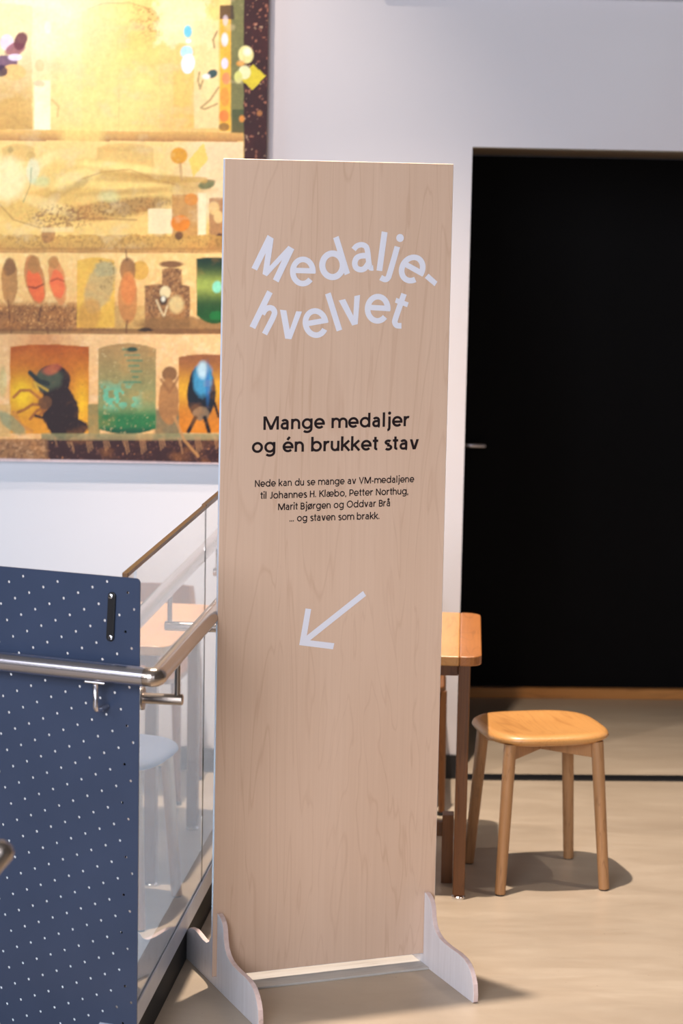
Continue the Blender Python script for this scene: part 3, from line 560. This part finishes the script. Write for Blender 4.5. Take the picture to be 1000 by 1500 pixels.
    if ch == 'N': return [[(h, 0), (h, CAP)], [(1.06 - h, 0), (1.06 - h, CAP)], [(h, CAP - .05), (1.06 - h, .05)]], 1.08
    if ch == 'V': return [[(h, CAP), (.58, .05), (1.16 - h, CAP)]], 1.16
    if ch == 'J': return [[(.52, CAP), (.52, .3)] + arc(.28, .3, .24, .32 - h, 0, -130)], .66
    if ch == 'H': return [[(h, 0), (h, CAP)], [(1.0 - h, 0), (1.0 - h, CAP)], [(h, .70), (1 - h, .70)]], 1.02
    if ch == 'K': return [[(h, 0), (h, CAP)], [(.92, CAP), (h + .04, .6)], [(.34, .78), (.98, 0)]], .98
    if ch == 'P': return [[(h, 0), (h, CAP)], [(h, CAP - h), (.48, CAP - h)] + arc(.48, CAP - h - .36, .34, .36, 90, -90) + [(h, CAP - h - .72)]], .86
    if ch == 'B': return [[(h, 0), (h, CAP)], [(h, CAP - h), (.46, CAP - h)] + arc(.46, CAP - h - .29, .27, .29, 90, -90) + [(h, .70)], [(.46, .70)] + arc(.48, .385, .32, .315, 90, -90) + [(h, .07)]], .88
    if ch == 'O': return [arc(.70, .68, .70 - h, .70 - h, 0, 360, 40)], 1.40
    return [], .4
def stroke_mesh(mb, pts, w, fn):
    closed = math.dist(pts[0], pts[-1]) < 1e-6
    P = [Vector(q) for q in pts]
    if closed: P = P[:-1]
    Q = [P[0]]
    for q in P[1:]:
        if (q - Q[-1]).length > 1e-5: Q.append(q)
    P = Q; n = len(P); Lf, Rg = [], []
    for i in range(n):
        if closed: a = P[i] - P[i - 1]; b = P[(i + 1) % n] - P[i]
        else: a = P[i] - P[max(i - 1, 0)] if i else P[1] - P[0]; b = P[min(i + 1, n - 1)] - P[i] if i < n - 1 else a
        a = a.normalized(); b = b.normalized(); na = Vector((-a.y, a.x)); nb = Vector((-b.y, b.x)); mm = na + nb
        if mm.length < .2: mm = na
        mm.normalize(); k = min(1 / max(mm.dot(na), .3), 2.2)
        Lf.append(P[i] + mm * (w / 2 * k)); Rg.append(P[i] - mm * (w / 2 * k))
    vs = [fn(q) for q in Lf] + [fn(q) for q in Rg]; fs = []
    for i in range(n if closed else n - 1):
        j = (i + 1) % n; fs.append((i, n + i, n + j, j))
    mb.add(vs, fs)
LAYER = [0]
def to_board(u, z): return Vector((u, -.0005 - .00001 * (LAYER[0] % 60), z))
def put_stroke(mb, st, w, fn):
    LAYER[0] += 1
    if st[0] == 'poly': mb.add([fn(Vector(q)) for q in st[1]], [tuple(reversed(range(len(st[1]))))])
    else: stroke_mesh(mb, st, w, fn)
def text_line(mb, text, pl, pr, xh_px, w, tilt_px=0):
    """baseline from photograph pixel pl to pr on the board"""
    a = sign_uv(*pl); b = sign_uv(*pr); L = (b - a).length; dx = (b - a).normalized(); dy = Vector((-dx.y, dx.x))
    track = .125; x = 0; items = []
    for ch in text:
        g, adv = glyph(ch, w); items.append((x, g)); x += adv + track
    x -= track; sx = L / x
    sy = (sign_uv(pl[0], pl[1] - xh_px) - a).length
    for x0, g in items:
        for st in g:
            dot = st[0] != 'poly' and len(st) == 13 and math.dist(st[0], st[-1]) < 1e-6
            S_ = ('poly', [(p[0] + x0, p[1]) for p in st[1]]) if st[0] == 'poly' else [(p[0] + x0, p[1]) for p in st]
            put_stroke(mb, S_, w * (.75 if dot else 1), lambda q: to_board(*(a + dx * (q.x * sx) + dy * (q.y * sy))))
mb = MB()
text_line(mb, 'Mange medaljer', (385.5, 629.8), (599, 624.2), 15.2, .235)
text_line(mb, 'og én brukket stav', (368.5, 663.2), (612.5, 658.0), 15.2, .235)
mb.build('heading_lettering', M['dark_vinyl'], sign)
mb = MB()
for tx, a, b in (('Nede kan du se mange av VM-medaljene', (373, 713.3), (606, 706.2)), ('til Johannes H. Klæbo, Petter Northug,', (381, 730.8), (597.6, 724.0)),
                 ('Marit Bjørgen og Oddvar Brå', (407, 747.4), (571.5, 741.4)), ('... og staven som brakk.', (423.5, 764.0), (555.5, 760.2))):
    text_line(mb, tx, a, b, 7.6, .205)
mb.build('body_lettering', M['dark_vinyl'], sign)
# curved title: every letter has its own spot and turn
mb = MB(); TW = 52
def tpt(q, ox): return to_board(*sign_uv(ox + q[0] / 6.25, 330 + q[1] / 6.25))
def tpoly(ox, *pts):
    c = sum(((b[0] - a[0]) * (b[1] + a[1]) for a, b in zip(pts, pts[1:] + pts[:1])))
    pts = list(pts) if c < 0 else list(reversed(pts))
    put_stroke(mb, ('poly', pts), 0, lambda q: tpt(q, ox))
def tstroke(ox, pts, w=TW): put_stroke(mb, [(a, -b) for a, b in pts], w, lambda q: tpt((q.x, -q.y), ox))
def spline(P, n=5):
    out = []
    for i in range(len(P) - 1):
        p0, p1, p2, p3 = P[max(i - 1, 0)], P[i], P[i + 1], P[min(i + 2, len(P) - 1)]
        for k in range(n):
            t = k / n; out.append(tuple(.5 * ((2 * b) + (-a + c) * t + (2 * a - 5 * b + 4 * c - d) * t * t + (-a + 3 * b - 3 * c + d) * t ** 3) for a, b, c, d in zip(p0, p1, p2, p3)))
    return out + [P[-1]]
def te(ox, cx, cy, rot, rx=92, ry=111):
    r = math.radians(rot); f = lambda u, v: (cx + u * math.cos(r) - v * math.sin(r), cy + u * math.sin(r) + v * math.cos(r))
    tstroke(ox, [f(rx * math.cos(math.radians(a)), -ry * math.sin(math.radians(a))) for a in range(-7, 322, 8)])
    tstroke(ox, [f(-rx, -8), f(rx + 20, -8)], 50)
A_, B_ = 360, 500
tpoly(A_, (50, 390), (197, 88), (253, 122), (217, 372), (388, 188), (442, 220), (298, 523), (246, 495), (329, 318), (192, 467), (151, 446), (179, 256), (101, 415))
te(A_, 520, 423, 1.5)
tstroke(A_, [(792 + 94 * math.cos(math.radians(a)), 366 + 108 * math.sin(math.radians(a))) for a in range(0, 361, 9)], 57); tpoly(A_, (798, 118), (848, 97), (952, 437), (904, 457))
tstroke(B_, spline([(110, 222), (140, 190), (185, 178), (224, 196), (238, 240), (248, 330), (256, 372), (268, 390), (291, 390)]), 50)
tstroke(B_, spline([(236, 278), (180, 280), (138, 300), (121, 345), (133, 388), (172, 406), (212, 394), (246, 348)]), 52)
tpoly(B_, (367, 55), (421, 65), (372, 420), (319, 414))
tstroke(B_, spline([(510, 195), (475, 320), (440, 440), (425, 480), (398, 496), (357, 478)])); tpoly(B_, *[(535 + 35 * math.cos(a * PI / 12), 116 + 37 * math.sin(a * PI / 12)) for a in range(24)])
te(B_, 646, 400, 29); tpoly(B_, (795, 443), (877, 516), (851, 558), (761, 482))
tpoly(A_, (195, 595), (244, 622), (85, 950), (33, 925)); tstroke(A_, spline([(150, 815), (175, 775), (208, 756), (242, 762), (262, 795), (250, 838), (226, 888), (170, 996)]))
tpoly(A_, (311, 772), (370, 779), (401, 955), (460, 786), (513, 790), (416, 1043), (359, 1038))
te(A_, 637, 895, -10); tpoly(A_, (724, 633), (775, 614), (881, 955), (830, 972))
tpoly(B_, (-27, 688), (33, 675), (107, 828), (117, 648), (169, 637), (148, 905), (97, 918))
te(B_, 330, 764, 3.5)
tstroke(B_, spline([(571, 627), (532, 740), (492, 858), (489, 893), (507, 917), (548, 920)])); tpoly(B_, (500, 663), (614, 707), (600, 750), (488, 708))
mb.build('title_lettering', M['white_vinyl'], sign)
mb = MB()
def ap(x, y): return to_board(*sign_uv(340 + x / 3.125, 680 + y / 3.125))
mb.add([ap(598, 580), ap(612, 602), ap(356, 806), ap(306, 828), ap(341, 784)], [(0, 4, 3, 2, 1)])
mb.add([ap(335, 660), ap(361, 663), ap(341, 784), ap(306, 828)], [(0, 3, 2, 1)])
mb.add([ap(306, 828), ap(356, 806), ap(467, 819), ap(461, 847)], [(0, 3, 2, 1)])
mb.build('arrow', M['white_vinyl'], sign)

# ------------------------------------------------------------------ glass balustrade
GH = 1.222; GT = .012
bal = empty('glass_balustrade', CORNER, math.atan2(GD.y, GD.x)); tag(bal, 'frameless glass balustrade with thin brown metal cap along the stair opening', 'balustrade')
# local: x along the glass going back, y to the left (well side), z up
jx = (at_plane(300, 900, GP, GD) - CORNER).dot(GD); endx = (7.95 - CORNER.y) / GD.y
for a, b in ((.0, jx - .008), (jx + .008, endx)):
    mb = MB(); mb.box(a, b, 0, GT, .0845, GH - .008); g = mb.build('glass_pane', M['glass'], bal)
mb = MB(); mb.box(jx - .0075, jx + .0075, -.0002, GT + .0002, .142, GH - .009); mb.build('joint_seal', M['glass_edge'], bal)
for a, b, up in ((-.01, jx - .001, 0), (jx + .001, endx + .01, .004)):
    mb = MB(); mb.box(a, b, -.001, GT + .001, GH - .008, GH + .002 + up); mb.build('cap', M['cap'], bal, bevel=.001)
mb = MB(); mb.box(-.01, endx + .01, -.002, GT + .05, -.28, .084, 1); o = mb.build('base_channel', [M['channel'], M['channel_dark']], bal)
mb = MB(); mb.box(-.01, endx + .01, -.005, -.0006, .085, .140, 0); mb.box(-.01, endx + .01, GT + .0006, GT + .05, .085, .140, 0)
o = mb.build('clamp_profile', M['channel'], bal, bevel=.001, seg=1)

# ------------------------------------------------------------------ perforated navy panel
BP = Vector((-0.42, 5.240, 0)); BE = -FD
bn = Vector((-BE.y, BE.x, 0))
nav = empty('perforated_panel', BP, math.atan2(BE.y, BE.x)); tag(nav, 'navy blue perforated metal sheet panel fixed behind the front handrail', 'panel')
def make_sheet():
    """sheet in local x (along, negative to the left) and z, round holes on a turned square lattice"""
    x0, x1, z0, z1 = -1.35, -.042, .02, 1.2145; pit = .0412; th = math.radians(23.2)
    ax = Vector((math.cos(th), math.sin(th))) * pit; bx = Vector((math.sin(th), -math.cos(th))) * pit
    org = Vector((-.3876, 1.1792)); bm = bmesh.new(); cache = {}
    def V(p):
        k = (round(p.x, 5), round(p.y, 5))
        if k not in cache: cache[k] = bm.verts.new((p.x, 0, p.y))
        return cache[k]
    N = 12; R = .0034
    for i in range(-40, 60):
        for j in range(-40, 60):
            c = org + ax * i + bx * j
            if c.x < x0 - .04 or c.x > x1 + .04 or c.y < z0 - .04 or c.y > z1 + .04: continue
            ea, eb = ax / 2, bx / 2
            q = [c - ea - eb, c + ea - eb, c + ea + eb, c - ea + eb]
            hole = c.x < x1 - .011 and c.x > x0 + .02 and c.y < z1 - .010 and c.y > z0 + .02
            if not hole: bm.faces.new([V(p) for p in q]); continue
            hv = [c + Vector((math.cos(2 * PI * k / N + .3), math.sin(2 * PI * k / N + .3))) * R for k in range(N)]
            # ring between square and hole
            order = sorted(range(N), key=lambda k: math.atan2((hv[k] - c).y, (hv[k] - c).x))
            hs = [V(hv[k]) for k in order]
            qs = sorted(q, key=lambda p: math.atan2((p - c).y, (p - c).x)); qv = [V(p) for p in qs]
            qa = [math.atan2((p - c).y, (p - c).x) for p in qs]; ha = [math.atan2((hv[k] - c).y, (hv[k] - c).x) for k in order]
            near = [min(range(N), key=lambda k: abs(math.remainder(ha[k] - a_, 2 * PI))) for a_ in qa]
            for s in range(4):
                t_ = (s + 1) % 4; k0, k1 = near[s], near[t_]; seq = []
                k = k1
                while True:
                    seq.append(hs[k])
                    if k == k0: break
                    k = (k - 1) % N
                bm.faces.new([qv[s], qv[t_]] + seq)
    def cut(co, no):
        bmesh.ops.bisect_plane(bm, geom=bm.verts[:] + bm.edges[:] + bm.faces[:], plane_co=co, plane_no=no, clear_outer=True)
    cut((x1, 0, 0), (1, 0, 0)); cut((x0, 0, 0), (-1, 0, 0)); cut((0, 0, z1), (0, 0, 1)); cut((0, 0, z0), (0, 0, -1))
    rc = .011
    for a_ in (22.5, 45, 67.5):
        d = Vector((math.cos(math.radians(a_)), 0, math.sin(math.radians(a_)))); cc = Vector((x1 - rc, 0, z1 - rc)); cut(cc + d * rc, d)
    r = bmesh.ops.extrude_face_region(bm, geom=bm.faces[:]); vs = [e for e in r['geom'] if isinstance(e, bmesh.types.BMVert)]
    bmesh.ops.translate(bm, vec=(0, .003, 0), verts=vs); bmesh.ops.recalc_face_normals(bm, faces=bm.faces[:])
    me = bpy.data.meshes.new('perforated_sheet'); bm.to_mesh(me); bm.free(); me.materials.append(M['navy'])
    o = bpy.data.objects.new('perforated_sheet', me); COL.objects.link(o); o.parent = nav
make_sheet()
# black strap with two chrome screws
sx, sz0, sz1, sr = -.1145, 1.062, 1.178, .0095
prof = arc(sx + .002, sz1 - sr, sr, sr, 0, 180, 10) + arc(sx - .002, sz0 + sr, sr, sr, 180, 360, 10)
mb = MB(); mb.prism(prof, lambda u, v, t: (u, t, v), -.006, -.0002); st = mb.build('strap', M['black'], nav, bevel=.001)
for q in (sz1 - sr, sz0 + sr):
    mb = MB(); mb.tube([(sx, -.006, q), (sx, -.0085, q), (sx, -.0095, q)], [.0062, .0055, .003], 14); mb.box(sx - .0045, sx + .0045, -.0100, -.0094, q - .0007, q + .0007, 1); mb.box(sx - .0007, sx + .0007, -.0100, -.0094, q - .0045, q + .0045, 1)
    mb.build('screw', [M['chrome'], M['black']], st)

# ------------------------------------------------------------------ handrail
RZ = 1.0; RR = .0222; K = Vector((-.4145, 5.175, RZ))
rail = empty('handrail', (K.x, K.y, 0)); tag(rail, 'brushed steel tube handrail that turns a corner along the glass', 'handrail')
kl = Vector((0, 0, RZ))
RD = Vector((.0994, .995, 0)).normalized()
e1 = kl + FD * .026; e2 = kl + RD * .026
mb = MB(); mb.tube([kl + FD * 2.2, e1], RR, 40); mb.build('front_tube', M['steel'], rail, smooth=False)
mb = MB(); mb.tube([e2, kl + RD * 2.70], RR, 40); mb.build('side_tube', M['steel_warm'], rail)
cv = [tuple(e1 * (1 - t) ** 2 + kl * 2 * t * (1 - t) + e2 * t * t) for t in [i / 10 for i in range(11)]]
mb = MB(); mb.tube([tuple(Vector(cv[0]) + FD * .0)] + cv[1:], RR + .0004, 40); mb.build('elbow', M['steel_warm'], rail)
def side_bracket(dist):
    # flange on the glass, stub out to the rail, pin up to its underside
    pr = RD * dist; zb = .887
    top = Vector((pr.x, pr.y, 0)); gl = (K + top - GP); off = gl.dot(GN); foot = top - GN * (off - .0)
    mb = MB(); a = Vector((foot.x, foot.y, zb)); b = Vector((top.x, top.y, zb)) + GN * .014
    mb.tube([a + GN * .004, b - GN * .002, b], [.0135, .0135, .0115], 24); o = mb.build('bracket', M['steel_warm'], rail)
    mb = MB(); mb.tube([a + GN * .0003, a + GN * .005], .029, 32); mb.build('flange', M['steel_warm'], o)
    mb = MB(); mb.tube([(top.x, top.y, zb), (top.x, top.y, RZ - .014)], .007, 16); mb.build('pin', M['steel_warm'], o)
gq = at_plane(206, 1030, GP, GD)
d1 = (gq - K).dot(RD)
gq2 = at_plane(296, 936, GP, GD); d2 = (gq2 - K).dot(RD)
print('brackets', d1, d2, gq.z, gq2.z)
side_bracket(.290); side_bracket(d2); side_bracket(d2 + .95)
# front bracket: saddle plate, pin down and stub back to the navy panel
def front_bracket(dist):
    pt = FD * dist; nb = bn
    mb = MB(); p0 = Vector((pt.x, pt.y, RZ - RR)); p1 = Vector((pt.x, pt.y, .907))
    path = [p0, p1 + Vector((0, 0, .012))] + [p1 + nb * .003 + Vector((0, 0, .004)), p1 + nb * .012] + [p1 + nb * (K - BP).dot(-bn) * .97 + Vector((0, 0, .0))]
    mb.tube(path, .0068, 16); o = mb.build('bracket', M['steel'], rail, smooth=True)
    mb = MB(); T_ = Matrix.Translation((pt.x, pt.y, RZ - RR - .002)) @ Matrix.Rotation(math.atan2(FD.y, FD.x), 4, 'Z')
    mb.box(-.026, .026, -.009, .009, -.003, .002, T=T_); mb.build('saddle', M['chrome'], o, bevel=.002)
gf = at_plane(140, 1003, (K.x, K.y, 0), FD); front_bracket((gf - K).dot(FD)); front_bracket((gf - K).dot(FD) + 1.0)

# lower rail of the nearer flight: its rounded end reaches into the frame
er = at_z(4, 1246, .97); dn = Vector((-.63, -.20, -.75)).normalized()
rail2 = empty('handrail', (er.x - .3, er.y - .1, 0)); tag(rail2, 'rounded end of a second steel handrail in the near left foreground, out of focus', 'handrail')
q0 = er - rail2.location; lf = Vector((-.92, -.39, 0)).normalized()
b0 = q0 + dn * .20; b1 = q0 + dn * .26 + lf * .06; a_ = b1 + lf * .25
mb = MB(); mb.tube([b1 + lf * 1.0, b1 + lf * .02, q0 + dn * .245 + lf * .025, b0, q0 - dn * .0, q0 - dn * .010, q0 - dn * .016], [.0215, .0215, .0215, .0215, .0215, .017, .008], 32); o = mb.build('tube', M['steel_warm'], rail2); shade_auto(o)
mb = MB(); mb.tube([a_, Vector((a_.x, a_.y, .008))], .018, 24); mb.build('post', M['steel'], rail2)
mb = MB(); mb.tube([(a_.x, a_.y, 0), (a_.x, a_.y, .008)], .045, 32); mb.build('base_plate', M['steel'], rail2)

# ------------------------------------------------------------------ stool
def ring_super(hx_, hy_, n_=4.0, N=64):
    r = []
    for k in range(N):
        a = 2 * PI * k / N; c, s = math.cos(a), math.sin(a)
        r.append((hx_ * math.copysign(abs(c) ** (2 / n_), c), hy_ * math.copysign(abs(s) ** (2 / n_), s)))
    return r
def make_stool(loc, rz, label):
    root = empty('stool', loc, rz); tag(root, label, 'stool')
    H = .490; N = 64; prof = [(.0, -.008), (.35, -.0075), (.70, -.003), (.86, .000), (.94, -.002), (.985, -.009), (1.0, -.018), (.975, -.024), (.90, -.033), (.80, -.038)]
    vs = [Vector((0, 0, H + prof[0][1]))]; fs = []
    for s, z in prof[1:]:
        for x, y in ring_super(.198 * s, .190 * s, 3.2, N): vs.append(Vector((x, y, H + z)))
    for k in range(N): fs.append((0, 1 + k, 1 + (k + 1) % N))
    for i in range(len(prof) - 2):
        for k in range(N): a = 1 + i * N; b = a + N; fs.append((a + k, b + k, b + (k + 1) % N, a + (k + 1) % N))
    fs.append(tuple(1 + (len(prof) - 2) * N + k for k in reversed(range(N))))
    mesh_obj('seat', vs, fs, M['oak'], root, smooth=True)
    zt = H - .030
    for sx_ in (-1, 1):
        for sy_ in (-1, 1):
            top = Vector((sx_ * .138, sy_ * .142, zt)); bot = Vector((sx_ * .166, sy_ * .172, .004)); mid = (top + bot) / 2
            mb = MB(); mb.tube([bot, mid, top], [.0165, .0182, .0195], 20); lg = mb.build('leg', M['stool_leg'], root, smooth=False); shade_auto(lg)
            mb = MB(); mb.tube([(bot.x, bot.y, 0), (bot.x, bot.y, .004)], .014, 16); mb.build('glide', M['black'], lg)
    for s in (-1, 1):
        a = math.atan2(.142 * s, .138); T_ = Matrix.Rotation(a, 4, 'Z'); mb = MB()
        segs = ((-.19, .19),) if s > 0 else ((-.19, -.0105), (.0105, .19))
        for q in segs: mb.box(q[0], q[1], -.010, .010, zt - .050, zt - .006, T=T_)
        mb.build('cross_brace', M['stool_leg'], root, bevel=.001)
    return root
make_stool((.626, 7.024, 0), math.radians(13.0), 'round-cornered oak stool with four splayed legs, standing alone in front of the black door')
def copy_tree(o, parent=None):
    c = o.copy(); COL.objects.link(c); c.parent = parent
    for ch in list(o.children): copy_tree(ch, c)
    return c
st1 = [o for o in COL.objects if o.name.startswith('stool')][0]
st2 = copy_tree(st1); st2.location = (-.06, 6.56, 0); st2.rotation_euler.z = .05
st2['label'] = 'stool with blue-grey seat behind the plywood sign, showing only as a reflection in the glass'
for o in st2.children:
    if o.name.startswith('seat'): o.data = o.data.copy(); o.data.materials[0] = plain('blue_grey_seat_cover', lin((96, 108, 132)), .8)

# ------------------------------------------------------------------ table
TA = math.radians(-3.0)
tab = empty('table', (.375, 6.782, 0), TA); tag(tab, 'small oak table with rounded corners, half hidden behind the right side of the sign', 'table')
TH = .75
def rrect(x0, x1, y0, y1, r, n=6):
    p = []
    for cx_, cy_, a in ((x1 - r, y1 - r, 0), (x0 + r, y1 - r, 90), (x0 + r, y0 + r, 180), (x1 - r, y0 + r, 270)): p += arc(cx_, cy_, r, r, a, a + 90, n)
    return p
X0, X1, Y0, Y1 = -.565, .050, -.042, .690; EB = .066; rc = .045
main = [(X1 - EB, Y0), (X1 - EB, Y1)] + arc(X0 + rc, Y1 - rc, rc, rc, 90, 180, 6) + arc(X0 + rc, Y0 + rc, rc, rc, 180, 270, 6)
mb = MB(); mb.prism(main, lambda u, v, t: (u, v, t), TH - .030, TH); mb.build('tabletop', M['oak'], tab, bevel=.004, seg=3)
endb = [(X1 - EB + .0006, Y0)] + arc(X1 - rc, Y0 + rc, rc, rc, 270, 360, 6) + arc(X1 - rc, Y1 - rc, rc, rc, 0, 90, 6) + [(X1 - EB + .0006, Y1)]
mb = MB(); mb.prism(endb, lambda u, v, t: (u, v, t), TH - .030, TH); mb.build('end_board', M['oak_dark'], tab, bevel=.004, seg=3)
for lx in (-.0, -.505):
    for ly in (.0, .640):
        mb = MB(); mb.box(lx - .018, lx + .018, ly - .018, ly + .018, .012, TH - .031); lg = mb.build('leg', M['shaded_brown_oak'], tab, bevel=.003)
        mb = MB(); mb.tube([(lx, ly, 0), (lx, ly, .006), (lx, ly, .012)], [.021, .021, .014], 24); mb.build('glide', M['chrome'], lg)
for y in (.012, .628):
    mb = MB(); mb.box(-.486, -.019, y - .009, y + .009, TH - .068, TH - .031); mb.build('apron', M['shaded_brown_oak'], tab, bevel=.001)
for x in (-.012, -.493):
    mb = MB(); mb.box(x - .009, x + .009, .019, .621, TH - .068, TH - .031); mb.build('apron', M['shaded_brown_oak'], tab, bevel=.001)
mb = MB(); mb.box(-.19, -.028, .16, .185, .145, .19); mb.box(-.055, -.020, .145, .20, .0, .215); mb.box(-.22, -.185, .145, .20, .0, .215)
ft = mb.build('foot_rest', M['shaded_brown_oak'], tab, bevel=.002)

# ------------------------------------------------------------------ chair by the wall
ch = empty('chair', (.203, 7.90, 0), math.radians(-2)); tag(ch, 'brown wooden chair with slim tapering legs by the back wall, mostly hidden behind sign', 'chair')
for sx_ in (-1, 1):
    mb = MB(); mb.tube([(sx_ * .165, -.17, .012), (sx_ * .155, -.16, .43)], [.011, .018], 16); lg = mb.build('leg', M['shaded_brown_oak'], ch)
    mb = MB(); mb.tube([(sx_ * .165, -.17, 0), (sx_ * .165, -.17, .012)], .016, 16); mb.build('foot_cap', M['black'], lg)
    mb = MB(); mb.tube([(sx_ * .165, .19, .012), (sx_ * .155, .17, .43), (sx_ * .120, .213, .70)], [.011, .018, .012], 16); lg = mb.build('leg', M['shaded_brown_oak'], ch)
    mb = MB(); mb.tube([(sx_ * .165, .19, 0), (sx_ * .165, .19, .012)], .016, 16); mb.build('foot_cap', M['black'], lg)
mb = MB(); mb.prism(rrect(-.165, .165, -.20, .165, .05), lambda u, v, t: (u, v, t + .02 * v), .431, .452); mb.build('seat', M['shaded_brown_oak'], ch, bevel=.004)
# curved backrest
pts = [(-.13 + .26 * i / 12, .205 + .03 * math.sin(PI * i / 12)) for i in range(13)]; outl = pts + [(x, y + .014) for x, y in reversed(pts)]
mb = MB(); mb.prism(outl, lambda u, v, t: (u, v, t), .58, .70); mb.build('backrest', M['shaded_brown_oak'], ch)
